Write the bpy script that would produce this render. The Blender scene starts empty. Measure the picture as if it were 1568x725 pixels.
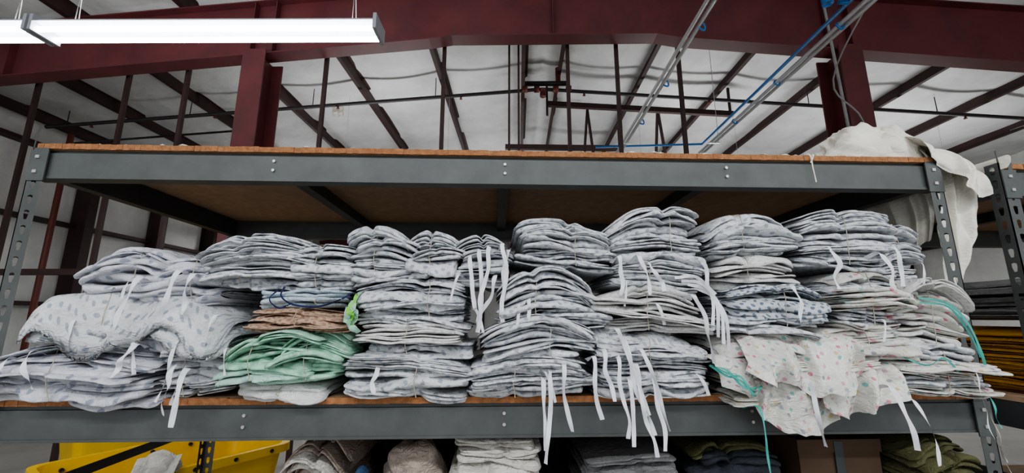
import bpy, math, random
import numpy as np
from mathutils import Vector, Matrix
random.seed(7); np.random.seed(7)
CY=-1.344; ZC=1.7
scene=bpy.context.scene
try: scene.view_settings.look='AgX - Medium High Contrast'
except Exception: pass
# ---------------------------------------------------------------- materials
def new_mat(name):
    m=bpy.data.materials.new(name); m.use_nodes=True
    nt=m.node_tree; b=nt.nodes['Principled BSDF']
    return m,nt,b
def N(nt,t,**k):
    n=nt.nodes.new(t)
    for a,v in k.items(): setattr(n,a,v)
    return n
def solid(name,c,rough=.6,metal=0,var=.25,scale=6,bump=.0,c2=None,bscale=40,bdist=.01):
    m,nt,b=new_mat(name); L=nt.links
    tc=N(nt,'ShaderNodeTexCoord')
    no=N(nt,'ShaderNodeTexNoise'); no.inputs['Scale'].default_value=scale; no.inputs['Detail'].default_value=6; no.inputs['Roughness'].default_value=.65
    L.new(tc.outputs['Object'],no.inputs['Vector'])
    cr=N(nt,'ShaderNodeValToRGB')
    cr.color_ramp.elements[0].position=.3; cr.color_ramp.elements[1].position=.7
    d=c2 if c2 else tuple(x*(1-var) for x in c)
    cr.color_ramp.elements[0].color=(*d,1); cr.color_ramp.elements[1].color=(*c,1)
    L.new(no.outputs['Fac'],cr.inputs['Fac']); L.new(cr.outputs['Color'],b.inputs['Base Color'])
    b.inputs['Roughness'].default_value=rough; b.inputs['Metallic'].default_value=metal
    if bump:
        n2=N(nt,'ShaderNodeTexNoise'); n2.inputs['Scale'].default_value=bscale; n2.inputs['Detail'].default_value=4
        L.new(tc.outputs['Object'],n2.inputs['Vector'])
        bp=N(nt,'ShaderNodeBump'); bp.inputs['Strength'].default_value=bump; bp.inputs['Distance'].default_value=bdist
        L.new(n2.outputs['Fac'],bp.inputs['Height']); L.new(bp.outputs['Normal'],b.inputs['Normal'])
    return m
def cloth(name,base,dot=None,spacing=.05,radius=.2,rnd=.12,palette=None,stripe=None,bump=.75,fac=.6):
    m,nt,b=new_mat(name); L=nt.links
    b.inputs['Roughness'].default_value=.95
    b.inputs['Specular IOR Level'].default_value=.15
    tc=N(nt,'ShaderNodeTexCoord')
    no=N(nt,'ShaderNodeTexNoise'); no.inputs['Scale'].default_value=7; no.inputs['Detail'].default_value=3
    L.new(tc.outputs['UV'],no.inputs['Vector'])
    cr=N(nt,'ShaderNodeValToRGB')
    cr.color_ramp.elements[0].position=.35; cr.color_ramp.elements[1].position=.65
    cr.color_ramp.elements[0].color=(*[x*.82 for x in base],1); cr.color_ramp.elements[1].color=(*base,1)
    L.new(no.outputs['Fac'],cr.inputs['Fac'])
    col=cr.outputs['Color']
    if stripe:
        wv=N(nt,'ShaderNodeTexWave'); wv.inputs['Scale'].default_value=stripe[1]; wv.inputs['Distortion'].default_value=2.5
        L.new(tc.outputs['UV'],wv.inputs['Vector'])
        mx=N(nt,'ShaderNodeMix',data_type='RGBA'); mx.inputs[7].default_value=(*stripe[0],1)
        mm=N(nt,'ShaderNodeMath',operation='MULTIPLY'); mm.inputs[1].default_value=.5
        L.new(wv.outputs['Fac'],mm.inputs[0]); L.new(mm.outputs[0],mx.inputs[0]); L.new(col,mx.inputs[6]); col=mx.outputs[2]
    if dot:
        mp=N(nt,'ShaderNodeMapping'); mp.inputs['Rotation'].default_value=(0,0,.78)
        mp.inputs['Scale'].default_value=(1/spacing,)*3
        L.new(tc.outputs['UV'],mp.inputs['Vector'])
        vo=N(nt,'ShaderNodeTexVoronoi',voronoi_dimensions='2D'); vo.inputs['Scale'].default_value=1; vo.inputs['Randomness'].default_value=rnd
        L.new(mp.outputs[0],vo.inputs['Vector'])
        lt=N(nt,'ShaderNodeMapRange'); lt.inputs['From Min'].default_value=radius+.03; lt.inputs['From Max'].default_value=radius-.03
        L.new(vo.outputs['Distance'],lt.inputs['Value'])
        mx=N(nt,'ShaderNodeMix',data_type='RGBA')
        mm=N(nt,'ShaderNodeMath',operation='MULTIPLY'); mm.inputs[1].default_value=fac
        L.new(lt.outputs[0],mm.inputs[0]); L.new(mm.outputs[0],mx.inputs[0]); L.new(col,mx.inputs[6])
        if palette:
            sp=N(nt,'ShaderNodeSeparateColor'); L.new(vo.outputs['Color'],sp.inputs[0])
            r=N(nt,'ShaderNodeValToRGB'); r.color_ramp.interpolation='CONSTANT'
            els=r.color_ramp.elements
            while len(els)<len(palette): els.new(.5)
            for i,p in enumerate(palette):
                els[i].position=i/len(palette); els[i].color=(*p,1)
            L.new(sp.outputs[0],r.inputs['Fac']); L.new(r.outputs['Color'],mx.inputs[7])
        else: mx.inputs[7].default_value=(*dot,1)
        col=mx.outputs[2]
    L.new(col,b.inputs['Base Color'])
    n1=N(nt,'ShaderNodeTexNoise'); n1.inputs['Scale'].default_value=26; n1.inputs['Detail'].default_value=5; n1.inputs['Distortion'].default_value=1.6
    mp2=N(nt,'ShaderNodeMapping'); mp2.inputs['Scale'].default_value=(1,.6,1.9)
    L.new(tc.outputs['Object'],mp2.inputs['Vector']); L.new(mp2.outputs[0],n1.inputs['Vector'])
    s1=N(nt,'ShaderNodeMath',operation='SUBTRACT'); s1.inputs[1].default_value=.5; L.new(n1.outputs['Fac'],s1.inputs[0])
    s2=N(nt,'ShaderNodeMath',operation='ABSOLUTE'); L.new(s1.outputs[0],s2.inputs[0])
    bp=N(nt,'ShaderNodeBump'); bp.inputs['Strength'].default_value=bump; bp.inputs['Distance'].default_value=.02
    L.new(s2.outputs[0],bp.inputs['Height']); L.new(bp.outputs['Normal'],b.inputs['Normal'])
    return m
W=(.63,.64,.66)
M_dotS=cloth('gown_small_dot',W,(.17,.2,.26),.026,.24)
M_dotB=cloth('gown_big_dot',(.6,.605,.645),(.2,.22,.3),.05,.18,.2,fac=.72)
M_dotM=cloth('gown_mid_dot',(.62,.63,.65),(.16,.2,.26),.034,.21)
M_plain=cloth('gown_pale',(.66,.655,.635),(.36,.39,.44),.018,.22,fac=.45)
M_wh=cloth('gown_white',(.68,.675,.66))
M_dark=cloth('gown_dark_dot',(.54,.57,.6),(.06,.1,.14),.022,.27,fac=.8)
M_color=cloth('gown_party_print',(.67,.66,.62),(1,0,0),.036,.17,.8,palette=[(.55,.12,.2),(.1,.37,.35),(.55,.43,.18),(.27,.32,.38),(.52,.26,.36),(.22,.24,.29)],fac=.8)
M_green=cloth('gown_green',(.33,.57,.43),None,stripe=((.47,.68,.58),9))
M_mint=cloth('gown_mint',(.42,.62,.53))
M_peach=cloth('gown_peach_check',(.5,.36,.27),(.2,.1,.06),.018,.32)
M_bluep=cloth('gown_pale_blue',(.48,.56,.61),(.25,.35,.46),.03,.2)
M_navy=solid('navy_trim',(.01,.015,.07),.9)
M_lime=cloth('lime_cloth',(.25,.6,.1))
M_strap=solid('strap_white',(.7,.71,.75),.85,scale=30,var=.15,bump=.2)
M_teal=solid('teal_tape',(.06,.34,.29),.85,var=.2)
M_twine=solid('twine',(.45,.4,.31),.9)
M_sheet=cloth('white_sheet',(.76,.74,.67),None,bump=.5)
M_beige=cloth('beige_towel',(.42,.35,.3),bump=1)
M_towel=cloth('white_towel',(.58,.56,.52),bump=1)
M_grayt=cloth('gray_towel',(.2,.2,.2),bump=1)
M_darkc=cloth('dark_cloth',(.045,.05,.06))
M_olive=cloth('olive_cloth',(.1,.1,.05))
M_yel=cloth('mustard_knit',(.5,.25,.03),bump=1)
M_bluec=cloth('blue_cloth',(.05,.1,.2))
M_rack=solid('rack_gray_paint',(.083,.089,.088),.5,.1,var=.35,scale=9,bump=.05)
M_rack2=solid('rack_dark_steel',(.045,.05,.052),.55,.1,var=.3)
M_bolt=solid('bolt_zinc',(.5,.5,.48),.35,.6)
M_edge=solid('board_edge',(.38,.17,.07),.85,c2=(.2,.085,.035),scale=60,bump=.4,bscale=150)
M_under=solid('particle_board',(.42,.29,.19),.85,c2=(.3,.2,.125),scale=25)
M_red=solid('red_oxide_steel',(.15,.035,.038),.5,.0,c2=(.085,.024,.028),scale=2.5)
M_redd=solid('dark_oxide_steel',(.05,.024,.022),.6,.0,var=.4,scale=3)
M_roof=solid('roof_insulation',(.65,.655,.65),.5,c2=(.46,.465,.46),scale=1.3,bump=.5,bscale=3.5,bdist=.05)
M_wall=solid('wall_insulation',(.8,.8,.77),.6,c2=(.6,.6,.58),scale=1,bump=.6,bscale=3,bdist=.06)
M_floor=solid('concrete',(.3,.29,.27),.75,scale=1.5,bump=.1)
M_silver=solid('conduit_zinc',(.62,.63,.64),.35,.3,var=.15)
M_blue=solid('blue_pipe',(.03,.2,.55),.45,var=.2)
M_pipe=solid('dark_pipe',(.03,.025,.025),.5,.0)
M_valve=solid('valve_red',(.16,.035,.025),.5)
M_cable=solid('gray_cable',(.3,.3,.3),.6)
M_lampw=solid('fixture_enamel',(.42,.44,.48),.4,var=.08)
def emis(name,c,s):
    m,nt,b=new_mat(name)
    b.inputs['Base Color'].default_value=(1,1,1,1)
    b.inputs['Emission Color'].default_value=(*c,1); b.inputs['Emission Strength'].default_value=s
    return m
M_tube=emis('fluorescent_tube',(.96,.98,1),22)
M_ycart=solid('yellow_plastic',(.8,.5,.01),.4,var=.15)
M_black=solid('black_rubber',(.02,.02,.02),.6)
M_cboard=solid('cardboard',(.07,.04,.022),.85)
# ---------------------------------------------------------------- mesh builder
class MB:
    def __init__(s): s.v=[];s.f=[];s.mi=[];s.uv=[];s.n=0;s.sm=[];s.mats=[]
    def m(s,mat):
        if mat not in s.mats: s.mats.append(mat)
        return s.mats.index(mat)
    def add(s,V,F,mat,UV=None,smooth=False):
        V=np.asarray(V,float).reshape(-1,3); F=[tuple(f) for f in F] if not isinstance(F,np.ndarray) else F
        k=s.m(mat)
        s.v.append(V)
        if UV is None: UV=V[:,[0,2]]+V[:,[1,1]]*.3
        s.uv.append(np.asarray(UV,float))
        if isinstance(F,np.ndarray):
            s.f.append(F+s.n); nf=len(F)
        else:
            s.f.append([tuple(i+s.n for i in f) for f in F]); nf=len(F)
        s.mi.append(np.full(nf,k)); s.sm.append(np.full(nf,smooth)); s.n+=len(V)
    def box(s,x0,x1,y0,y1,z0,z1,mat):
        V=[(x,y,z) for x in(x0,x1) for y in(y0,y1) for z in(z0,z1)]
        s.add(V,[(0,1,3,2),(4,6,7,5),(0,4,5,1),(2,3,7,6),(0,2,6,4),(1,5,7,3)],mat)
    def obox(s,p,q,w,h,mat,up=(0,0,1)):
        p=Vector(p);q=Vector(q);t=(q-p).normalized();u=Vector(up)
        if abs(t.dot(u))>.99:u=Vector((0,1,0))
        a=t.cross(u).normalized();b=a.cross(t).normalized()
        V=[]
        for e in(p,q):
            for i,j in((-1,-1),(1,-1),(1,1),(-1,1)): V.append(tuple(e+a*(i*w/2)+b*(j*h/2)))
        s.add(V,[(0,3,2,1),(4,5,6,7),(0,1,5,4),(1,2,6,5),(2,3,7,6),(3,0,4,7)],mat)
    def prism(s,poly,y0,y1,mat):
        n=len(poly);V=[(x,y0,z) for x,z in poly]+[(x,y1,z) for x,z in poly]
        F=[tuple(range(n)),tuple(range(2*n-1,n-1,-1))]+[(i,i+n,(i+1)%n+n,(i+1)%n) for i in range(n)]
        s.add(V,F,mat)
    def tube(s,pts,r,mat,n=8):
        pts=[Vector(p) for p in pts];V=[];F=[]
        for i,p in enumerate(pts):
            t=(pts[min(i+1,len(pts)-1)]-pts[max(i-1,0)]).normalized()
            u=Vector((0,0,1)) if abs(t.z)<.9 else Vector((0,1,0))
            a=t.cross(u).normalized();b=t.cross(a)
            for k in range(n):
                c=2*math.pi*k/n;V.append(tuple(p+a*(math.cos(c)*r)+b*(math.sin(c)*r)))
        for i in range(len(pts)-1):
            for k in range(n):F.append((i*n+k,i*n+(k+1)%n,(i+1)*n+(k+1)%n,(i+1)*n+k))
        F.append(tuple(range(n)));F.append(tuple(range((len(pts)-1)*n,len(pts)*n))[::-1])
        s.add(V,F,mat,smooth=True)
    def grid(s,P,mat,UV=None,closed=False,smooth=True):
        a,b=P.shape[:2];I=np.arange(a*b).reshape(a,b)
        if closed: J=np.concatenate([I,I[:,:1]],1)
        else: J=I
        F=np.stack([J[:-1,:-1],J[1:,:-1],J[1:,1:],J[:-1,1:]],-1).reshape(-1,4)
        s.add(P.reshape(-1,3),F,mat,None if UV is None else UV.reshape(-1,2),smooth)
    def make(s,name,loc=(0,0,ZC),rotz=0,parent=None):
        V=np.concatenate(s.v); me=bpy.data.meshes.new(name)
        faces=[]
        for f in s.f:
            faces.extend(f.tolist() if isinstance(f,np.ndarray) else f)
        me.from_pydata(V.tolist(),[],faces)
        for m in s.mats: me.materials.append(m)
        me.polygons.foreach_set('material_index',np.concatenate(s.mi).astype(np.int32))
        me.polygons.foreach_set('use_smooth',np.concatenate(s.sm).astype(bool))
        uvl=me.uv_layers.new(name='UVMap'); li=np.empty(len(me.loops),np.int32); me.loops.foreach_get('vertex_index',li)
        uvl.data.foreach_set('uv',np.concatenate(s.uv)[li].astype(np.float32).ravel())
        me.update()
        o=bpy.data.objects.new(name,me); scene.collection.objects.link(o)
        o.location=loc; o.rotation_euler=(0,0,rotz)
        if parent: o.parent=parent
        return o
def wob(x,rng,n=5,f0=2,f1=14):
    r=np.zeros_like(x)
    for _ in range(n):
        f=rng.uniform(f0,f1);r+=np.sin(f*x+rng.uniform(0,6.28))*rng.uniform(.4,1)
    return r/n*1.4
def crump(x,y,rng,n=6,f0=20,f1=70):
    r=np.zeros_like(x+y)
    for _ in range(n):
        a=rng.uniform(0,3.14);f=rng.uniform(f0,f1)
        ph=f*(np.cos(a)*x+np.sin(a)*y)+rng.uniform(0,6.28)+1.5*np.sin(.4*f*(np.sin(a)*x-np.cos(a)*y)+rng.uniform(0,6))
        r+=(1-2*np.abs(np.sin(ph/2)))
    return r/n
SH=-.235  # lower shelf top relative to the eye
def bundle(M,x0,x1,z0,z1,mat,seed,yf=-.02,depth=.38,lt=.0085,arch=.2,base=SH,cin=None,twine=True,puff=1.0,tilt=0.,clamp=True,messy=1.0,sub=4):
    """a tied bundle: gowns (groups) each folded into several cloth layers"""
    rng=np.random.RandomState(seed)
    messy=messy*1.2
    H=z1-z0;hw=(x1-x0)/2*1.04;xc=(x0+x1)/2
    ng=max(1,int(round(H/(lt*sub))))
    gh=rng.lognormal(0,.4,ng);gh=gh/gh.sum()*H
    gz=z0+np.concatenate([[0],np.cumsum(gh)])
    nx=max(30,int(hw*2/.005))
    if cin is None: cin=rng.uniform(-.35,.35)
    mats=mat if isinstance(mat,(list,tuple)) else [mat]
    off=np.array([depth,.6*depth,.3*depth,.14*depth,.03,.014,.005])
    s=np.linspace(-1,1,nx);xs=s*hw
    bulge=wob(xs,rng,4,5,16)*.012
    bz=wob(xs,rng,4,6,18)*.006+rng.uniform(-.06,.06)*xs
    g=np.exp(-((s-cin)/.1)**2);zmid=(z0+z1)/2
    sag=np.where(s<0,rng.uniform(.5,1.4),rng.uniform(.5,1.4))
    for gi in range(ng):
        T=gh[gi];k=max(2,int(rng.normal(sub,1.1)))
        th=rng.lognormal(0,.4,k);th=th/th.sum()*T
        zb=gz[gi]+np.concatenate([[0],np.cumsum(th)])
        gm=mats[rng.randint(len(mats))]
        gy=rng.uniform(-.022,.022)*messy;gyaw=rng.uniform(-.06,.06)*messy;gx=rng.uniform(-.016,.016)*messy
        gh_=hw*(1-rng.uniform(0,.12)*messy);gt=rng.uniform(-.05,.05)*messy
        gwave=wob(xs,rng,5,14,45)*.003*messy+wob(xs,rng,3,5,16)*.005*messy
        gyw=wob(xs,rng,4,8,30)*.009*messy
        fr=((gz[gi]+gz[gi+1])/2-z0)/H
        uo=rng.uniform(0,5,2)
        dl=rng.uniform(-.6,.6)
        for j in range(k):
            t=th[j]*1.06*puff;zc=(zb[j]+zb[j+1])/2
            h=gh_*(1-rng.uniform(0,.06)*messy)
            X=xc+gx+rng.uniform(-.007,.007)+s*h
            endl=np.clip(1-np.abs(s)**30,0.05,1)**.5
            tt=t*endl*np.clip(1+.6*wob(s*h,rng,5,8,40),.25,2.0)
            hh=tt/2
            yfr=yf+gy+gyaw*s*h*2+gyw+rng.uniform(-.013,.013)*messy+.025*np.abs(s)**14+bulge+wob(s*h,rng,4,12,45)*.0045-.016*math.sin(math.pi*fr)
            yfr=yfr+.008*math.cos(2*math.pi*(j+.5)/k)
            Z=zc-(arch*fr)*H*sag*np.abs(s)**2.2+(1-fr)*.06*H*np.abs(s)**3+bz*(.3+fr)+gwave+wob(s*h,rng,4,12,45)*.002+(tilt+gt)*s*hw
            Z=zmid+(Z-zmid)*(1-.12*g);yfr=yfr+.018*g
            droop=(np.clip(.4+wob(s*h,rng,4,8,38)*.6,-.5,1.6)+dl)*t*.9
            Ys=[];Zs=[]
            for o in off: Ys.append(yfr+hh+o);Zs.append(-hh)
            for a in np.radians([-60,-30,0,30,60]): Ys.append(yfr+hh-hh*math.cos(a)*1.9);Zs.append(hh*math.sin(a))
            for o in off[::-1]: Ys.append(yfr+hh+o);Zs.append(hh)
            Y=np.stack(Ys,1);ZZ=np.stack(Zs,1)
            wf=np.exp(-(Y-yfr[:,None])/.03)
            Zf=Z[:,None]+ZZ-droop[:,None]*wf
            XX=np.repeat(X[:,None],Y.shape[1],1)
            c=crump(XX,Y*.8+Zf*1.5,rng,5,30,120)
            big=min(1.8,t/.01)
            Zf=Zf+c*.002*big*(ZZ/np.maximum(hh[:,None],1e-4));Y=Y-c*.0038*big*wf;XX=XX+c*.002
            Zf=Zf+base
            if clamp: Zf=np.where(Y>-.004,np.maximum(Zf,base+.002),Zf)
            dY=np.sqrt(np.diff(Y,axis=1)**2+np.diff(Zf,axis=1)**2)
            arcl=np.concatenate([np.zeros((nx,1)),np.cumsum(dY,1)],1)
            UV=np.stack([XX+uo[0]+.004*j,arcl+uo[1]+j*.008],-1)
            M.grid(np.stack([XX,Y,Zf],-1),gm,UV,closed=True)
    if twine:
        x=xc+cin*hw
        pts=[(x,yf+.2,base+z1-.015),(x,yf+.03,base+z1-.012)]+[(x+.003*math.sin(k),yf-.012-.012*math.sin(math.pi*k/8),base+z1-.02-(H-.03)*k/8) for k in range(9)]
        M.tube(pts,.0013,M_twine,5)
def catmull(P,k=6):
    P=[Vector(p) for p in P];P=[P[0]*2-P[1]]+P+[P[-1]*2-P[-2]];o=[]
    for i in range(1,len(P)-2):
        for j in range(k):
            t=j/k;a,b,c,d=P[i-1:i+3]
            o.append(.5*((2*b)+(c-a)*t+(2*a-5*b+4*c-d)*t*t+(3*b-a-3*c+d)*t**3))
    o.append(P[-2]);return o
def ribbon(M,pts,w,mat,tw0=0,tw1=.6,seed=0):
    C=catmull(pts);n=len(C);A=[]
    rr=random.Random(seed);ph=rr.uniform(0,6)
    for i,p in enumerate(C):
        t=(C[min(i+1,n-1)]-C[max(i-1,0)]).normalized()
        a=Vector((1,0,0)); 
        if abs(t.x)>.8:a=Vector((0,0,1))
        a=(a-t*a.dot(t)).normalized();b=t.cross(a)
        ang=tw0+(tw1-tw0)*i/n+.5*math.sin(ph+i*.4)
        d=a*math.cos(ang)+b*math.sin(ang)
        A.append([tuple(p-d*w/2),tuple(p+b*.0006),tuple(p+d*w/2)])
    M.grid(np.array(A),mat)
def strap(M,x,z,L,dx=0,y=-.075,w=.013,mat=None,seed=0):
    """a tie that slips out of the pile and hangs down under its own weight"""
    rr=random.Random(seed*13+5)
    mat=mat or M_strap
    pts=[(x-.01,y+.07,z-.01),(x,y+.02,z+.006),(x+dx*.1,y,z-.015)]
    k=max(3,int(L/.045));ph=rr.uniform(0,6);am=rr.uniform(.002,.009)
    for i in range(1,k+1):
        f=i/k;pts.append((x+dx*f+am*math.sin(ph+f*4)+rr.uniform(-.005,.005),y-.004+rr.uniform(-.01,.01),z-.015-L*f))
    ribbon(M,pts,w,mat,rr.uniform(-.7,.5),rr.uniform(-.8,1.8),seed)
def Zs(z): return SH+z
def loosetail(M,x,z,seed,mat=M_strap):
    rr=random.Random(seed);d=rr.choice([-1,1]);L=rr.uniform(.02,.06)
    ribbon(M,[(x,-.03,z),(x+d*.01,-.08,z+.002),(x+d*L*.5,-.09,z-.02-rr.uniform(0,.02)),(x+d*L*.7,-.088,z-.06-rr.uniform(0,.03))],rr.uniform(.006,.011),mat,rr.uniform(-.5,.5),rr.uniform(-.5,1),seed)
# ---------------------------------------------------------------- gown stacks
A=MB()
bundle(A,-1.47,-.98,0,.165,M_dotB,1,yf=-.06,lt=.01,arch=.2)
bundle(A,-1.37,-.81,.14,.345,[M_dotB,M_dotB,M_dotM],2,yf=-.03,lt=.02,arch=.4,puff=1.12,sub=2)
bundle(A,-1.25,-1.0,.31,.455,M_dotB,3,lt=.015,arch=.3,sub=3)
bundle(A,-1.08,-.83,.27,.445,M_dotB,4,yf=-.035,lt=.014,arch=.3,sub=3)
bundle(A,-1.0,-.8,0,.18,M_dotM,5,yf=-.01,arch=.1)
for i,(x,z,L,dx) in enumerate([(-.9,.165,.14,-.03),(-.87,.09,.13,.0),(-.905,.1,.11,.005),(-1.04,.35,.14,-.02),(-.93,.37,.13,-.03),(-1.3,.14,.08,.04),(-1.36,.12,.09,.01),(-1.02,.16,.07,-.03),(-.89,.36,.1,.0)]):
    strap(A,x,Zs(z),L,dx,y=-.1,seed=i,w=.014)
A.make('folded_gown_stack')
G=MB()
bundle(G,-.77,-.48,0,.05,M_wh,11,yf=-.02,arch=0)
bundle(G,-.79,-.51,.05,.2,[M_green,M_green,M_mint],12,yf=-.065,lt=.009,arch=.3,messy=1.3)
bundle(G,-.64,-.43,.05,.215,[M_green,M_green],15,yf=-.05,lt=.009,arch=.3,messy=1.3)
bundle(G,-.76,-.45,.2,.28,M_peach,13,yf=-.05,lt=.008,arch=.2,messy=1.2)
bundle(G,-.74,-.43,.265,.32,M_bluep,14,yf=-.03,lt=.012,arch=.2)
ribbon(G,[(-.64,-.05,Zs(.33)),(-.63,-.085,Zs(.3)),(-.59,-.09,Zs(.275)),(-.52,-.085,Zs(.27)),(-.46,-.08,Zs(.29)),(-.44,-.05,Zs(.31))],.006,M_navy)
ribbon(G,[(-.66,-.05,Zs(.32)),(-.66,-.09,Zs(.29)),(-.63,-.09,Zs(.265)),(-.6,-.08,Zs(.28))],.006,M_navy)
for i in range(5): strap(G,-.44+.008*i,Zs(.26+.012*i),.05,.03-.012*i,y=-.075,w=.02,mat=M_lime if i%2 else M_green,seed=60+i)
G.make('green_gown_bundle')
C=MB()
bundle(C,-.9,-.57,.33,.5,[M_dotS,M_dotM],21,yf=-.02,arch=.25)
bundle(C,-.64,-.43,.32,.48,M_dotS,22,yf=-.03,arch=.25)
bundle(C,-.455,-.25,.35,.53,M_dotM,23,yf=-.02,arch=.3)
bundle(C,-.285,-.1,.37,.52,M_dotS,24,yf=-.03,arch=.25)
bundle(C,-.13,.055,.34,.5,M_dotM,25,yf=-.02,arch=.2)
bundle(C,-.42,-.08,.23,.375,M_dotS,26,yf=-.03,arch=.2)
bundle(C,-.43,-.07,.12,.25,[M_plain,M_dotS],27,yf=-.04,arch=.15)
bundle(C,-.46,-.08,0,.13,M_dotM,28,yf=-.05,arch=.1)
for i,(x,z,L,dx) in enumerate([(-.05,.44,.2,.0),(-.02,.45,.24,-.03),(.02,.46,.22,.01),(.04,.44,.19,-.03),(-.08,.42,.14,.02),(-.34,.09,.05,.0),(0,.36,.14,-.05)]):
    strap(C,x,Zs(z),L,dx,y=-.085,seed=80+i,w=.013)
C.make('folded_gown_stack')
D=MB()
bundle(D,.065,.4,.39,.545,M_dotS,31,yf=-.03,arch=.3)
bundle(D,.0,.35,.2,.4,[M_dotM,M_dotS],32,yf=-.05,arch=.55,messy=1.2)
bundle(D,-.05,.29,.1,.24,M_dotM,33,yf=-.05,arch=.3)
bundle(D,-.09,.29,0,.125,M_dotS,34,yf=-.06,arch=.2)
for i,(x,z,L,dx) in enumerate([(.16,.08,.22,-.01),(.14,.06,.17,.0),(.2,.1,.16,.01),(.29,.12,.15,.01),(.38,.42,.1,.0),(.32,.14,.12,.02)]):
    strap(D,x,Zs(z),L,dx,y=-.105,seed=100+i,w=.013)
D.make('folded_gown_stack')
E=MB()
bundle(E,.36,.68,.43,.6,M_dotS,41,yf=-.02,arch=.3)
bundle(E,.37,.69,.32,.44,[M_dotS,M_dotM],42,yf=-.03,arch=.2)
bundle(E,.31,.67,.19,.335,M_plain,43,yf=-.05,arch=.3,messy=1.2)
bundle(E,.3,.66,.1,.2,M_dotS,44,yf=-.05,arch=.15)
bundle(E,.32,.66,0,.11,M_dotM,45,yf=-.045,arch=.1)
for i,(x,z,L,dx) in enumerate([(.36,.2,.22,.08),(.38,.17,.24,.07),(.41,.1,.23,.04),(.43,.14,.2,.07),(.36,.12,.2,.01),(.39,.06,.16,.0),(.44,.42,.1,.03),(.47,.4,.07,.04),(.46,.06,.17,.01),(.64,.4,.08,.02),(.6,.3,.18,.05)]):
    strap(E,x,Zs(z),L,dx,y=-.11,seed=120+i,w=.012)
for k in range(4):
    ribbon(E,[(.56+.02*k,-.07,Zs(.36-.01*k)),(.62+.015*k,-.09,Zs(.36-.02*k)),(.66+.012*k,-.095,Zs(.3-.02*k)),(.655+.015*k,-.09,Zs(.2-.02*k))],.01,M_strap,seed=k)
E.make('folded_gown_stack')
F=MB()
bundle(F,.71,1.01,.44,.6,M_dotM,51,yf=-.0,arch=.35)
bundle(F,.72,1.0,.34,.45,M_plain,52,yf=-.02,arch=.2)
bundle(F,.72,1.08,.2,.35,[M_dark,M_dark,M_dotS],53,yf=-.04,arch=.2,messy=1.3)
bundle(F,.68,1.0,.1,.22,[M_color,M_dotS],54,yf=-.04,arch=.15,messy=1.3)
bundle(F,.68,1.18,0,.11,M_color,55,yf=-.05,arch=.1,messy=1.2)
def drape(M,x0,x1,path,low,mat,seed,nx=170,amp=.014,skew=0,f=(15,50),cf=(18,60),nf=0,slope=0.,pa=.028,lean=0.):
    """loose cloth slumping over an edge; nf adds gathered folds, lean tilts them"""
    rng=np.random.RandomState(seed);P=catmull([(0,y,z) for y,z in path],20)
    Y=np.array([p.y for p in P]);Z=np.array([p.z for p in P]);k=len(P)
    x=np.linspace(x0,x1,nx)[:,None];t=np.linspace(0,1,k)[None,:]
    lw=np.interp((x-x0)/(x1-x0),np.linspace(0,1,len(low)),low)+.04*wob(x,rng,4,20,70)
    z0=Z[0];ZZ=z0+(Z[None,:]-z0)*lw-slope*(x-x0)
    ple=0
    if nf:
        u=(x-x0)/(x1-x0)*nf*2*math.pi;ph=rng.uniform(0,6)
        ple=np.sin(u+ph+1.6*np.sin(u*.45+1+2*t)+t*lean)*pa*(.35+t)*(.6+.4*np.sin(5*t+u*.6))
    fold=wob(x+.25*(ZZ-z0)*math.sin(seed)+0*t,rng,5,*f)*amp*(.5+t)+crump(x,ZZ+t*.2,rng,7,*cf)*amp*1.7
    YY=Y[None,:]-np.abs(fold)*1.2-ple
    XX=x+skew*t+wob(ZZ,rng,3,10,30)*.01+0*t+crump(ZZ,x,rng,4,15,50)*.014-ple*.4
    ZZ=ZZ+crump(x,YY+t*.3,rng,6,20,60)*.016
    arc=np.concatenate([[0],np.cumsum(np.hypot(np.diff(Y),np.diff(Z)))])[None,:]+0*x
    M.grid(np.stack([XX,YY,ZZ],-1),mat,np.stack([x*1.25+0*t,arc],-1))
drape(F,.64,.98,[(.08,Zs(.12)),(.0,Zs(.13)),(-.06,Zs(.115)),(-.085,Zs(.06)),(-.095,Zs(-.01)),(-.09,Zs(-.085))],[.35,.5,.75,.95,1.08,1,.85],M_color,77,skew=.03,amp=.018,nf=3,lean=3,pa=.027)
drape(F,.76,1.12,[(.08,Zs(.18)),(-.02,Zs(.19)),(-.07,Zs(.16)),(-.1,Zs(.1)),(-.12,Zs(.05)),(-.12,Zs(.01))],[.5,.8,.75,.95,.8,.55],M_color,78,amp=.022,skew=-.04,nf=3,lean=-4,pa=.032)
drape(F,.94,1.2,[(.06,Zs(.1)),(-.04,Zs(.11)),(-.08,Zs(.07)),(-.1,Zs(.0)),(-.1,Zs(-.04))],[.8,1.05,.8,.6],M_color,79,amp=.02,skew=.02,nf=2,lean=3)
for i,(x,z,L,dx,m,w) in enumerate([(.73,-.01,.3,.02,M_teal,.006),(1.12,.04,.14,.03,M_strap,.013),(.88,.06,.15,.02,M_strap,.012),(.92,.33,.1,.0,M_strap,.012)]):
    strap(F,x,Zs(z),L,dx,y=-.165 if z<.15 else -.1,seed=140+i,mat=m,w=w)
for k in range(3):
    ribbon(F,[(.63,-.1,Zs(.1)),(.66,-.14,Zs(.09-.008*k)),(.69,-.155,Zs(.05+.012*k)),(.72,-.16,Zs(.045-.01*k)),(.75,-.15,Zs(.05))],.007,M_teal,seed=k)
F.make('printed_gown_stack')
K=MB()
bundle(K,1.03,1.36,.4,.6,M_dotS,61,yf=-.01,arch=.3)
bundle(K,1.33,1.5,.35,.56,M_dotM,62,yf=.06,arch=.3)
bundle(K,1.08,1.36,.2,.4,[M_color,M_color,M_dotS],63,yf=-.04,arch=.3,tilt=-.06,messy=1.3)
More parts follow.
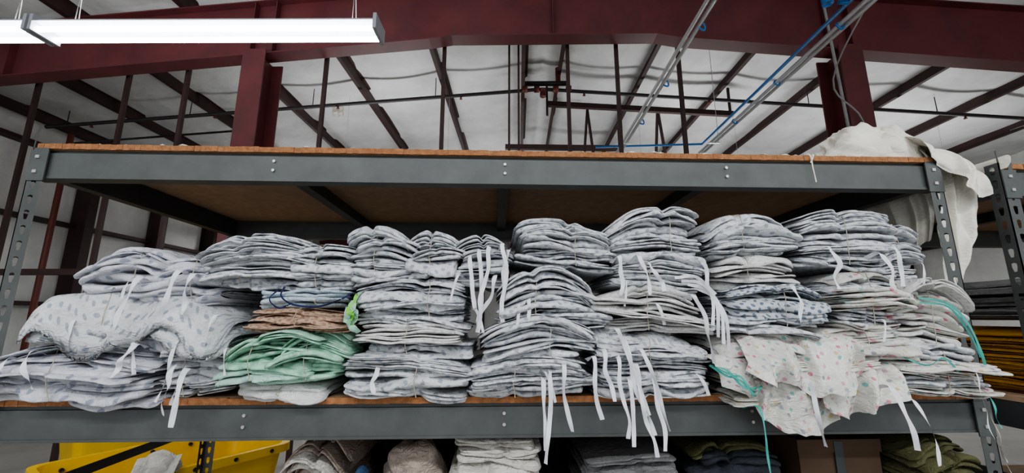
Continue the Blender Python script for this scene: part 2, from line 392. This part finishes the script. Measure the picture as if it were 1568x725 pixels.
bundle(K,1.29,1.51,.14,.36,[M_color,M_plain],64,yf=-.04,arch=.25,tilt=-.12,messy=1.2)
bundle(K,1.21,1.53,0,.17,[M_color,M_dotM],65,yf=-.065,arch=.2,tilt=-.05,messy=1.3)
bundle(K,1.0,1.3,.1,.21,M_color,66,yf=-.02,arch=.2,messy=1.3)
ribbon(K,[(1.34,-.07,Zs(.3)),(1.4,-.1,Zs(.28)),(1.44,-.11,Zs(.22)),(1.46,-.11,Zs(.15)),(1.48,-.1,Zs(.08))],.007,M_teal)
ribbon(K,[(1.34,-.07,Zs(.285)),(1.4,-.1,Zs(.27)),(1.45,-.1,Zs(.19)),(1.47,-.1,Zs(.12))],.006,M_teal)
ribbon(K,[(1.2,-.08,Zs(.14)),(1.27,-.12,Zs(.1)),(1.33,-.12,Zs(.12)),(1.38,-.11,Zs(.08))],.006,M_teal)
for i,(x,z,L,dx,m,w) in enumerate([(1.08,.46,.12,.0,M_strap,.014),(1.25,.44,.12,.02,M_strap,.013),(1.3,.46,.11,.0,M_strap,.012),(1.22,.0,.16,.05,M_strap,.013),(1.42,.12,.3,.03,M_twine,.003),(1.4,.13,.28,.05,M_strap,.005),(1.45,.02,.08,.0,M_teal,.006)]):
    strap(K,x,Zs(z),L,dx,y=-.12 if z<.2 else -.07,seed=160+i,mat=m,w=w)
K.make('printed_gown_stack')
Tl=MB();rr=random.Random(11)
for i in range(16):
    x=rr.uniform(-1.3,1.42);z=rr.uniform(.06,.42)
    loosetail(Tl,x,Zs(z),i)
Tl.make('loose_gown_ties')
# ---------------------------------------------------------------- racks
def slotted(M,org,u,width,h,mat):
    org=Vector(org);u=Vector(u);z=Vector((0,0,1));pitch=.05;n=int(h/pitch)
    for i in range(n):
        z0=i*pitch;cx=width*.5;cz=z0+pitch/2
        O=[(0,z0),(cx,z0),(width,z0),(width,cz),(width,z0+pitch),(cx,z0+pitch),(0,z0+pitch),(0,cz)]
        a,b=.0075,.015
        I=[(cx-a*.6,cz-b),(cx,cz-b*1.1),(cx+a*.6,cz-b),(cx+a,cz),(cx+a,cz+b*.8),(cx,cz+b),(cx-a,cz+b*.8),(cx-a,cz)]
        V=[tuple(org+u*p+z*q) for p,q in O+I]
        M.add(V,[(k,(k+1)%8,8+(k+1)%8,8+k) for k in range(8)],mat)
def post(M,x,y,sx,sy,z0,z1,mat):
    slotted(M,(x,y,z0),(sx,0,0),.05,z1-z0,mat)
    slotted(M,(x,y,z0),(0,sy,0),.045,z1-z0,mat)
    M.box(min(x,x+sx*.003),max(x,x+sx*.003),min(y,y+sy*.003),max(y,y+sy*.003),z0,z1,mat)
    M.box(x+sx*.02-.035,x+sx*.02+.035,y-.02 if sy<0 else y-.005,y+.05 if sy>0 else y+.005,z0,z0+.004,mat)
def beam(M,x0,x1,y,z0,z1,s,mat):
    d=.045
    a,b=(y,y+d) if s>0 else (y-d,y)
    M.box(x0,x1,a,b,z0,z1-.012,mat)
    M.box(x0,x1,a+.012 if s>0 else a,b if s>0 else b-.012,z1-.014,z1,mat)
    M.box(x0,x1,a-.003,a+.001,z0,z0+.008,mat)
def rack(name,xl,xr,levels,top):
    R=MB();D0,D1=0.,1.06;fl=-ZC
    for x,sx in((xl,1),(xr,-1)):
        post(R,x,D0-.006,sx,1,fl,top,M_rack); post(R,x,D1+.006,sx,-1,fl,top,M_rack)
        for z in(-1.5,-1.05,-.55):
            R.obox((x+sx*.006,D0+.03,z),(x+sx*.006,D1-.03,z),.004,.035,M_rack2)
    for zt in levels:
        zb=zt-.018
        beam(R,xl+.004,xr-.004,D0+.002,zb-.1,zb,1,M_rack); beam(R,xl+.004,xr-.004,D1-.002,zb-.1,zb,-1,M_rack)
        for x in(xl+.03,xr-.03): R.box(x-.02,x+.02,D0+.045,D1-.045,zb-.09,zb-.002,M_rack2)
        nx=4
        for i in range(1,nx):
            x=xl+(xr-xl)*i/nx
            R.box(x-.022,x+.022,D0+.045,D1-.045,zb-.05,zb-.002,M_rack2)
            for dz in(-.03,-.062):
                V=[(x+.005*math.cos(a*math.pi/4),D0-.0035,zb+dz+.005*math.sin(a*math.pi/4)) for a in range(8)]
                V2=[(p[0],D0+.003,p[2]) for p in V]
                R.add(V+V2,[tuple(range(8))]+[(k,(k+1)%8,(k+1)%8+8,k+8) for k in range(8)],M_bolt)
        for x in(xl,xr-.055):
            R.box(x,x+.055,D0-.01,D0-.006,zb-.11,zb-.005,M_rack)
            for dz in(-.03,-.08): R.box(x+.02,x+.032,D0-.014,D0-.01,zb+dz-.005,zb+dz+.005,M_bolt)
        R.box(xl+.01,xr-.01,D0+.004,D1-.004,zb,zt,M_under)
        n=160;rr=random.Random(3)
        xs=[xl+.01+(xr-xl-.02)*i/n for i in range(n+1)]
        for i in range(n):
            R.box(xs[i],xs[i+1],D0-.004+rr.uniform(-.0015,.0015),D0+.006,zb+rr.uniform(0,.001),zt+rr.uniform(0,.002),M_edge)
    return R.make(name)
TOP=.565
rack('storage_rack',-1.515,1.575,[TOP,SH,-.8],TOP+.01)
rack('storage_rack',1.8,4.6,[TOP-.02,SH-.03,-.8],TOP+.03)
Lm=MB();rr=random.Random(5)
for i in range(70):
    x=rr.uniform(.3,1.35) if i<50 else rr.uniform(-1.4,.3);s=rr.uniform(.003,.01);y=rr.uniform(-.003,.03)
    P=np.array([[(x+s*1.8*math.cos(a)*r,y+.3*s*r*math.sin(a),TOP+.002+s*.5*(1-r)+rr.uniform(0,.003)) for r in(0,.5,1)] for a in np.linspace(0,6.28,7)])
    Lm.grid(P,M_sheet)
ribbon(Lm,[(1.08,.02,TOP+.004),(1.1,-.012,TOP+.002),(1.105,-.014,TOP-.05),(1.11,-.013,TOP-.1)],.004,M_sheet)
ribbon(Lm,[(1.12,.02,TOP+.004),(1.115,-.012,TOP+.002),(1.1,-.014,TOP-.03)],.005,M_sheet)
Lm.make('lint_scraps')
# ---------------------------------------------------------------- white sheet heaped on top and hanging at the side
def heap(M,cx,cy,cz,rx,ry,rz,mat,seed,amp=.03,power=.8,fr=(8,22)):
    rng=np.random.RandomState(seed);a=np.linspace(0,2*math.pi,140)[:-1][None,:];b=np.linspace(0,math.pi/2,70)[:,None]
    cb=np.clip(np.cos(b),0,1)**power
    X=rx*cb*np.cos(a);Y=ry*cb*np.sin(a);Z=rz*np.clip(np.sin(b),0,1)**power*np.ones_like(a)
    d=crump(X,Y+Z,rng,6,*fr)*amp+crump(X+Z,Y-Z,rng,6,fr[1],fr[1]*2.5)*amp*.6
    nrm=np.stack([X/rx**2,Y/ry**2,Z/rz**2],-1);nrm/=np.linalg.norm(nrm,axis=-1,keepdims=True)+1e-9
    P=np.stack([X,Y,Z],-1)+nrm*d[...,None];P[...,2]=np.maximum(P[...,2],.001)
    P+=np.array([cx,cy,cz])
    M.grid(P,mat,np.stack([P[...,0]*1.0,P[...,1]+P[...,2]],-1),closed=True)
def hang(M,path,y0,y1,mat,seed,amp=.02,low=None,ny=150,f=(30,90),shrink=0.,amp2=0.):
    rng=np.random.RandomState(seed);P=catmull([(x,0,z) for x,z in path],20);k=len(P)
    X=np.array([p.x for p in P])[None,:];Z=np.array([p.z for p in P])[None,:]
    y=np.linspace(y0,y1,ny)[:,None];t=np.linspace(0,1,k)[None,:]
    if low is not None:
        lw=np.interp(np.linspace(0,1,ny),np.linspace(0,1,len(low)),low)[:,None];Z=np.where(Z<TOP,TOP+(Z-TOP)*lw,Z)
    else: Z=Z+0*y
    ym=(y0+y1)/2
    w1=wob(y+.04*t,rng,5,*f)
    fo=np.sign(w1)*np.abs(w1)**.8*amp*(.3+t)+crump(y,Z*.5,rng,6,15,60)*amp*.9
    if amp2: fo=fo+np.abs(np.sin(y*38+3*t+2*np.sin(y*9)))*amp2*(.3+t)
    XX=X+fo;YY=ym+(y-ym)*(1-shrink*t)+fo*.6+(.02*np.sin(t*6))
    M.grid(np.stack([XX,YY+0*XX,Z+fo*.5+0*XX],-1),mat,np.stack([y+0*XX,Z+0*XX],-1))
S=MB()
heap(S,1.48,.2,TOP,.16,.17,.205,M_sheet,3,amp=.03,power=.75,fr=(18,40))
heap(S,1.38,.14,TOP,.11,.12,.1,M_sheet,4,amp=.022,fr=(18,40))
heap(S,1.52,.1,TOP,.11,.09,.16,M_sheet,8,amp=.024,fr=(18,40))
hang(S,[(1.48,TOP+.06),(1.55,TOP+.075),(1.6,TOP+.04),(1.615,TOP-.04),(1.61,TOP-.2),(1.61,TOP-.4),(1.6,TOP-.62)],.05,.5,M_sheet,5,low=[.45,.5,.75,.95,1.15,1.0],amp=.012,shrink=.2,amp2=.014)
drape(S,1.53,1.75,[(.26,TOP+.1),(.16,TOP+.15),(.06,TOP+.12),(.0,TOP+.06),(-.02,TOP-.01),(-.02,TOP-.06)],[.55,.75,.95,1,.9,.7],M_sheet,21,amp=.014,nf=2.5,slope=.55,pa=.018,lean=2)
drape(S,1.6,1.76,[(.2,TOP+.05),(.12,TOP+.08),(.06,TOP+.04),(.045,TOP-.05),(.05,TOP-.2),(.06,TOP-.44)],[1.05,1.0,.9,.7,.45],M_sheet,22,amp=.01,nf=3,slope=.4,pa=.014,lean=1,skew=-.02)
S.make('white_bedsheet')
T=MB()
heap(T,2.1,.25,TOP-.02,.28,.25,.05,M_sheet,12,amp=.015)
hang(T,[(1.88,TOP+.02),(1.84,TOP+.015),(1.81,TOP+.0),(1.805,TOP-.04)],-.02,.4,M_sheet,16,amp=.005)
T.make('white_bedsheet')
Yk=MB()
for i,(a,b) in enumerate([(0,.09),(.085,.16),(.155,.23)]): bundle(Yk,1.88,2.2,a,b,M_yel,200+i,yf=.04,lt=.016,base=SH-.03,arch=.2,twine=False,sub=2,messy=.7)
Yk.make('mustard_blanket_stack')
Yd=MB()
bundle(Yd,2.35,2.9,0,.35,M_darkc,204,yf=.05,lt=.03,base=SH-.03,twine=False,sub=2)
Yd.make('dark_linen_bundle')
Yd=MB()
bundle(Yd,1.9,2.25,.265,.42,[M_darkc,M_grayt],207,yf=.06,lt=.03,base=SH-.03,twine=False,sub=2)
Yd.make('dark_linen_bundle')
# ---------------------------------------------------------------- lower shelf linens
B=-.8
Q=MB()
bundle(Q,-.68,-.46,0,.44,[M_beige,M_beige,M_towel],301,yf=.12,lt=.02,base=B,arch=.3,twine=False,sub=2,messy=1.2);Q.make('beige_towel_bundle')
Q=MB();heap(Q,-.26,.2,B,.12,.14,.41,M_beige,302,amp=.025,power=.6,fr=(18,40));Q.make('beige_towel_pile')
Q=MB()
for i in range(7): bundle(Q,-.12,.14,i*.063,i*.063+.06,M_towel,310+i,yf=.06,lt=.015,base=B,arch=.12,twine=False,sub=2,messy=.7)
Q.make('white_towel_stack')
Q=MB()
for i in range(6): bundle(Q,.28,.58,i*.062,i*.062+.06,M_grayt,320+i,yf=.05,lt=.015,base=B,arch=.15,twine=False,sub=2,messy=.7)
Q.make('gray_towel_stack')
Q=MB()
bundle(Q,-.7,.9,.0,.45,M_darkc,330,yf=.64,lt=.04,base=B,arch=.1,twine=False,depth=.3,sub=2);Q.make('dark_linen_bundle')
Q=MB()
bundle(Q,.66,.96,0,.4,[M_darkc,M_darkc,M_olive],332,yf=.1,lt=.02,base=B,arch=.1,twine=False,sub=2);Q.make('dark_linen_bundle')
Q=MB();Q.box(1.02,1.3,.12,.5,B+.001,B+.36,M_cboard);Q.box(1.015,1.305,.115,.505,B+.36,B+.4,M_cboard);Q.box(1.14,1.17,.113,.118,B+.05,B+.395,M_rack2);Q.make('cardboard_carton')
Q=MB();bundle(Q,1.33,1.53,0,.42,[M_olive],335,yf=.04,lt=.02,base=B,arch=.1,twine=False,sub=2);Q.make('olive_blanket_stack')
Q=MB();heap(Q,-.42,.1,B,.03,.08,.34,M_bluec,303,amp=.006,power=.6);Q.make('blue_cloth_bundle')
def cart(x,y,rot,name='laundry_cart'):
    M=MB();w,l,h=.36,.55,.62
    zt=.86;zb=.2
    def ring(z,w,l,n=10,r=.08):
        o=[]
        for sx,sy,a0 in((1,1,0),(-1,1,90),(-1,-1,180),(1,-1,270)):
            for k in range(n):
                a=math.radians(a0+90*k/(n-1));o.append((sx*(l-r)+r*math.cos(a),sy*(w-r)+r*math.sin(a),z))
        return o
    R=[ring(zb,w*.8,l*.84),ring(zt-.06,w*.98,l*.98),ring(zt-.05,w+.03,l+.03),ring(zt,w+.03,l+.03),ring(zt,w-.005,l-.005),ring(zb+.02,w*.77,l*.81)]
    M.grid(np.array(R),M_ycart,closed=True,smooth=False)
    M.add(R[0],[tuple(range(40))],M_ycart);M.add(R[5],[tuple(range(40))],M_ycart)
    for k in range(5):
        xx=-l+.12+k*(2*l-.24)/4
        for s in(-1,1):
            M.tube([(xx,s*(w+.028),zt-.025),(xx,s*(w+.036),zt-.025)],.012,M_black,10)
            M.tube([(xx,s*(w-.012),zt-.05),(xx,s*(w-.03),zt-.05)],.012,M_black,10)
    M.box(-l*.8,l*.8,-w*.75,w*.75,zb-.05,zb,M_rack2)
    for sx in(-1,1):
        for sy in(-1,1):
            M.tube([(sx*l*.65-.0,sy*w*.6-.018,.06),(sx*l*.65,sy*w*.6+.018,.06)],.06,M_black,18)
            M.box(sx*l*.65-.02,sx*l*.65+.02,sy*w*.6-.026,sy*w*.6+.026,.06,zb-.05,M_rack2)
    return M.make(name,loc=(x,y,0),rotz=rot)
cart(-2.05,1.6,.92);cart(-3.5,3.2,.92)
Q=MB();heap(Q,0,0,-.02,.12,.12,.1,M_towel,340,amp=.02,fr=(14,32))
drape(Q,-.1,.1,[(-.02,.07),(-.08,.04),(-.11,-.02),(-.12,-.12),(-.12,-.2)],[.8,1,.7],M_towel,341,amp=.012)
Q.make('white_rag',loc=(-1.9,1.3,.87),rotz=.5)
# ---------------------------------------------------------------- building
BL=(0,CY,ZC);BR=math.radians(-3.1)
RX=.5
def roofz(x): return 4.95-.09*abs(x-RX)
PUR=[-9.45,-7.85,-6.25,-4.65,-3.05,-1.45,.15,.85,2.45,4.05,5.65,7.25,8.85,10.45]
Rf=MB()
allp=sorted(PUR+[RX,-10.0,12.0]);XL=[]
for i in range(len(allp)-1):
    for k in range(8):
        f=k/8;x=allp[i]+(allp[i+1]-allp[i])*f;w=allp[i+1]-allp[i];XL.append((x,roofz(x)-.07*min(1,w/1.6)*math.sin(math.pi*f)))
XL.append((12.0,roofz(12.0)))
ys=np.linspace(-7,24,125);X=np.array([p[0] for p in XL])[None,:]+0*ys[:,None];Zr=np.array([p[1] for p in XL])[None,:]
seam=-.02*np.abs(np.sin(ys*math.pi/1.5))[:,None]+.01*np.sin(ys[:,None]*2.1+X*1.7)
Rf.grid(np.stack([X,ys[:,None]+0*X,Zr+seam],-1),M_roof)
Rf.prism([(-10.1,roofz(-10)+.02),(RX,roofz(RX)+.03),(12.1,roofz(12)+.02),(12.1,roofz(12)+.1),(RX,roofz(RX)+.12),(-10.1,roofz(-10)+.1)],-7,24,M_rack)
Rf.make('ceiling',BL,BR)
Pu=MB()
for x in PUR:
    z=roofz(x)
    Pu.box(x-.006,x+.006,-7,24,z-.21,z-.01,M_redd);Pu.box(x-.07,x,-7,24,z-.215,z-.205,M_redd);Pu.box(x,x+.06,-7,24,z-.02,z-.012,M_redd)
Pu.make('roof_purlins',BL,BR)
def frame(y,name):
    M=MB();o=.22
    hb=[(-9.9,3.12),(-7.5,3.2),(-1.2,3.75),(-.9,3.8),(1.9,3.8),(2.2,3.74),(7.5,3.25),(11.9,2.9)]
    def bz(x):return float(np.interp(x,[p[0] for p in hb],[p[1] for p in hb]))
    def tz(x):return roofz(x)-o
    xs=sorted(set([p[0] for p in hb]+[RX]))
    M.prism([(x,bz(x)) for x in xs]+[(x,tz(x)) for x in xs[::-1]],y-.006,y+.006,M_red)
    M.prism([(x,bz(x)-.016) for x in xs]+[(x,bz(x)) for x in xs[::-1]],y-.11,y+.11,M_red)
    M.prism([(x,tz(x)-.016) for x in xs]+[(x,tz(x)) for x in xs[::-1]],y-.11,y+.11,M_red)
    for x in(-7,-3.65,-3.35,RX-.01,4.2,4.5):
        M.box(x-.006,x+.006,y-.1,y+.1,bz(x),tz(x)-.01,M_red)
    for x,wd in((-3.5,.2),(4.35,.2)):
        zt=bz(x)-.016
        for s in(-1,1): M.box(x-.15,x+.15,y+s*wd-.01,y+s*wd+.01,-ZC,zt,M_red)
        M.box(x-.007,x+.007,y-wd,y+wd,-ZC,zt,M_red)
        M.box(x-.22,x+.22,y-.26,y+.26,-ZC,-ZC+.03,M_red)
    for x in(-9.7,11.7):
        t=bz(x)
        M.box(x-.2,x+.2,y-.006,y+.006,-ZC,t,M_redd)
        for s in(-1,1): M.box(x+s*.2-.01,x+s*.2+.01,y-.12,y+.12,-ZC,t,M_redd)
    return M.make(name,BL,BR)
frame(5.1,'steel_roof_frame');frame(12.7,'steel_roof_frame');frame(20.3,'steel_roof_frame')
Wl=MB();yy=np.linspace(-7,24,140);zz=np.linspace(-ZC,roofz(-10)+.02,40)
Yg,Zg=np.meshgrid(yy,zz,indexing='ij');Wl.grid(np.stack([-10+.05*np.abs(np.sin(Zg*2))+.02*np.sin(Yg*3),Yg,Zg],-1),M_wall)
Wl.box(-10.12,-10.06,-7,24,-ZC,roofz(-10),M_rack)
for z in(.3,2.0,3.5): Wl.box(-9.95,-9.75,-7,24,z-.04,z+.04,M_redd)
for y in(-2,8.9,10.8,16.5): Wl.box(-9.9,-9.55,y-.1,y+.1,-ZC,3.95,M_redd)
Wl.make('wall_left',BL,BR)
Wr=MB();Wr.box(12,12.1,-7,24,-ZC,roofz(12),M_wall)
for z in(.3,2.0): Wr.box(11.8,11.98,-7,24,z-.04,z+.04,M_redd)
Wr.make('wall_right',BL,BR)
Wb=MB();Wb.prism([(-10,-ZC),(12,-ZC),(12,roofz(12)),(RX,roofz(RX)),(-10,roofz(-10))],24,24.1,M_wall)
for x in range(-8,12,3):Wb.box(x-.1,x+.1,23.7,23.98,-ZC,3.9,M_redd)
Wb.make('wall_back',BL,BR)
Fl=MB();Fl.box(-10.1,12.1,-7,24.1,-ZC-.1,-ZC,M_floor);Fl.make('floor',BL,BR)
H=MB()
for x,y in((-6.9,5.35),(-5.6,5.35),(-4.7,5.3),(-2.75,5.35),(-1.05,5.35),(.72,5.35),(1.42,5.35),(2.3,5.35)):
    H.obox((x,y,-ZC),(x,y,roofz(x)-.2),.05,.05,M_redd)
for x in(-.12,.02): H.obox((x,5.6,-ZC),(x,5.6,4.6),.03,.03,M_redd)
H.obox((-6.9,5.35,.6),(2.3,5.35,.6),.06,.08,M_redd)
H.make('hanger_post_row',BL,BR)
Br=MB()
Br.obox((.6,7.7,4.25),(4.3,7.7,4.0),.08,.1,M_redd)
Br.obox((-.3,9.6,4.15),(2.6,9.6,4.1),.1,.12,M_redd)
for x in(1.55,3.1):
    for s in(-.22,.22): Br.obox((x,8.5,4.55),(x+s,8.5,2.2),.05,.05,M_redd)
    Br.obox((x-.15,8.5,3.1),(x+.15,8.5,3.1),.04,.04,M_redd)
for x in(.6,4.25): Br.obox((x,7.7,4.0),(x,7.7,4.7),.04,.04,M_redd)
for x in(-.2,2.5): Br.obox((x,9.6,4.1),(x,9.6,4.75),.04,.04,M_redd)
Br.make('roof_bracing',BL,BR)
Sp=MB()
def pz(x):return 4.4-.075*abs(x-RX)
Sp.tube([(-9.2,7.4,pz(-9.2)),(RX,7.4,pz(RX)),(11.4,7.4,pz(11.4))],.035,M_pipe,10)
Sp.tube([(-9.2,7.9,pz(-9.2)-.12),(-5,7.9,pz(-5)-.12)],.022,M_pipe,8)
for x in np.arange(-8.8,11.2,2.4):
    Sp.tube([(x,7.4,pz(x)),(x,7.4,roofz(x)-.1)],.008,M_pipe,6);Sp.tube([(x+.5,7.4,pz(x+.5)),(x+.5,7.4,pz(x+.5)-.07)],.016,M_valve,8);Sp.tube([(x+.5,7.4,pz(x+.5)-.07),(x+.5,7.4,pz(x+.5)-.08)],.03,M_valve,8)
for dx in(-.35,-.12,.25,.5): Sp.tube([(RX+dx-.05,7.4,pz(RX)),(RX+dx+.05,7.4,pz(RX))],.065,M_valve,12)
Sp.tube([(RX-.35,7.4,pz(RX)+.12),(RX+.5,7.4,pz(RX)+.12)],.05,M_pipe,10)
Sp.tube([(RX,7.4,pz(RX)),(RX,7.4,pz(RX)-.16)],.06,M_valve,10);Sp.tube([(RX+.3,7.4,pz(RX)+.12),(RX+.3,7.4,4.85)],.05,M_valve,10)
Sp.make('sprinkler_pipe',BL,BR)
Sp=MB();Sp.tube([(-8.9,7.6,-ZC),(-8.9,7.6,3.6)],.05,M_valve,10)
for z in(2.9,3.2): Sp.tube([(-9.02,7.6,z),(-8.78,7.6,z)],.1,M_valve,10)
Sp.make('sprinkler_riser',BL,BR)
Cd=MB()
for dx in(-.035,.03): Cd.tube([(1.74+dx,1.5,2.8),(1.74+dx,7.0,2.8)],.021,M_silver,8)
for dx in(-.02,.05): Cd.tube([(3.15+dx,1.5,2.8),(3.15+dx,7.0,2.8)],.021,M_silver,8)
Cd.tube([(2.98,2.2,2.8),(3.02,6.4,2.8),(1.3,6.5,2.8)],.019,M_blue,8)
Cd.tube([(2.9,3.3,2.8),(2.98,3.3,2.8)],.02,M_blue,8)
Cd.tube([(2.76,3.25,2.8),(2.76,3.25,4.6)],.025,M_blue,8);Cd.tube([(2.76,3.25,2.74),(2.76,3.25,2.84)],.045,M_blue,10)
Cd.tube([(2.76,3.25,2.8),(3.0,3.25,2.8)],.014,M_blue,8)
for y in(3,6.3):
    for x in(1.68,3.24): Cd.tube([(x,y,2.77),(x,y,roofz(x)-.15)],.005,M_silver,6)
    for x in(1.74,3.16): Cd.box(x-.09,x+.09,y-.02,y+.02,2.765,2.78,M_silver)
for y in(2.7,3.6,4.6,5.6):
    for x0 in(1.76,3.1):
        c=[(x0,y,2.81),(x0+.03,y,2.77),(x0+.08,y+.02,2.78),(x0+.06,y,2.83),(x0+.01,y,2.82)];Cd.tube([tuple(p) for p in catmull(c)],.01,M_blue,6)
Cd.make('overhead_conduit_rack',BL,BR)
Cb=MB()
Cb.tube([tuple(p) for p in catmull([(4.05,4.85,4.3),(4.07,4.84,3.5),(4.12,4.84,1.5),(4.12,4.84,-1.6)])],.018,M_cable,6)
Cb.tube([tuple(p) for p in catmull([(4.3,3.3,4.4),(3.9,3.8,3.6),(3.9,4.7,2.9),(4.3,4.84,2.4),(4.15,4.84,1.5)])],.01,M_cable,6)
Cb.tube([tuple(p) for p in catmull([(11.8,7,3.1),(8,6,2.2),(6.2,5.5,1.9),(4.6,5.2,2.0)])],.012,M_cable,6)
Cb.tube([tuple(p) for p in catmull([(9,5.4,3.6),(7.2,5.2,2.7),(6.4,5.1,2.4)])],.008,M_cable,6)
Cb.make('hanging_cables',BL,BR)
Tr=MB();P=[]
for i in range(8):
    for j in range(8):P.append((-3.9+.03*i*1.0+.012*math.sin(j*1.7),8.0+.01*i,4.42-.035*j*(1 if i%3 else .6)))
Tr.grid(np.array(P).reshape(8,8,3),M_sheet);Tr.make('torn_insulation',BL,BR)
# ---------------------------------------------------------------- fluorescent fixtures: two real, the rest added for fill light
def fixture(x,y,z,L=2.44,rot=0,light=0,up=0):
    ztop=ZC+4.75-z
    e=bpy.data.objects.new('seen_or_added_fixture',None);scene.collection.objects.link(e);e.location=(x,y,z);e.rotation_euler=(0,0,rot)
    M=MB();h=L/2
    M.add([(sx*h,yy,zz) for sx in(-1,1) for yy,zz in((-.1,.03),(-.045,.085),(.045,.085),(.1,.03))],[(0,1,5,4),(1,2,6,5),(2,3,7,6),(3,0,4,7),(0,3,2,1),(4,5,6,7)],M_lampw)
    for sx in(-1,1): M.box(sx*h-.012,sx*h+.012,-.1,.1,-.035,.085,M_lampw)
    M.make('housing',(0,0,0),0,e)
    M=MB()
    for yy in(-.06,.06): M.tube([(-h+.02,yy,-.01),(h-.02,yy,-.01)],.019,M_tube,12)
    M.make('tubes',(0,0,0),0,e)
    M=MB()
    for xx in(-h+.2,h-.2):
        M.tube([(xx,0,.08),(xx,0,ztop-.25)],.003,M_cable,5);M.tube([(xx+.03,0,.08),(xx+.005,0,.4)],.003,M_cable,5)
    M.make('hanging_wires',(0,0,0),0,e)
    for en,zz,rx in((light,-.06,0),(up,.12,math.pi)):
        if en:
            ld=bpy.data.lights.new('added_fill','AREA');ld.shape='RECTANGLE';ld.size=L;ld.size_y=.2;ld.energy=en;ld.color=(.98,.99,1)  # fill light added: facing down for the shelves, up for the roof
            lo=bpy.data.objects.new('added_fill',ld);scene.collection.objects.link(lo);lo.parent=e;lo.location=(0,0,zz);lo.rotation_euler=(rx,0,0)
fixture(-2.08,CY+2.76,ZC+2.04,rot=-.045,up=40);fixture(-4.56,CY+2.87,ZC+2.04,rot=-.045,up=40)
for x in(-2.0,.9,3.8): fixture(x,CY-1.6,ZC+2.3,light=68,up=40)  # unseen row added behind the camera to light the gown fronts
for x in(-2,4,8.5): fixture(x,6.6,ZC+2.0,light=40,up=62)  # added out of sight behind the rack as uplight for the ceiling
for x in(-6.5,0,6): fixture(x,12,ZC+2.6,light=60,up=75)  # more unseen fixtures, added deep in the hall to brighten the roof
# ---------------------------------------------------------------- world + camera
w=bpy.data.worlds.new('world');scene.world=w;w.use_nodes=True
w.node_tree.nodes['Background'].inputs[0].default_value=(.93,.97,1,1);w.node_tree.nodes['Background'].inputs[1].default_value=1.5
cd=bpy.data.cameras.new('camera');cam=bpy.data.objects.new('camera',cd);scene.collection.objects.link(cam)
cam.location=(0,CY,ZC);cam.rotation_euler=(math.radians(90+11.2),0,math.radians(-2.3))
cd.sensor_width=36;cd.lens=14.58;cd.clip_start=.02
scene.camera=cam
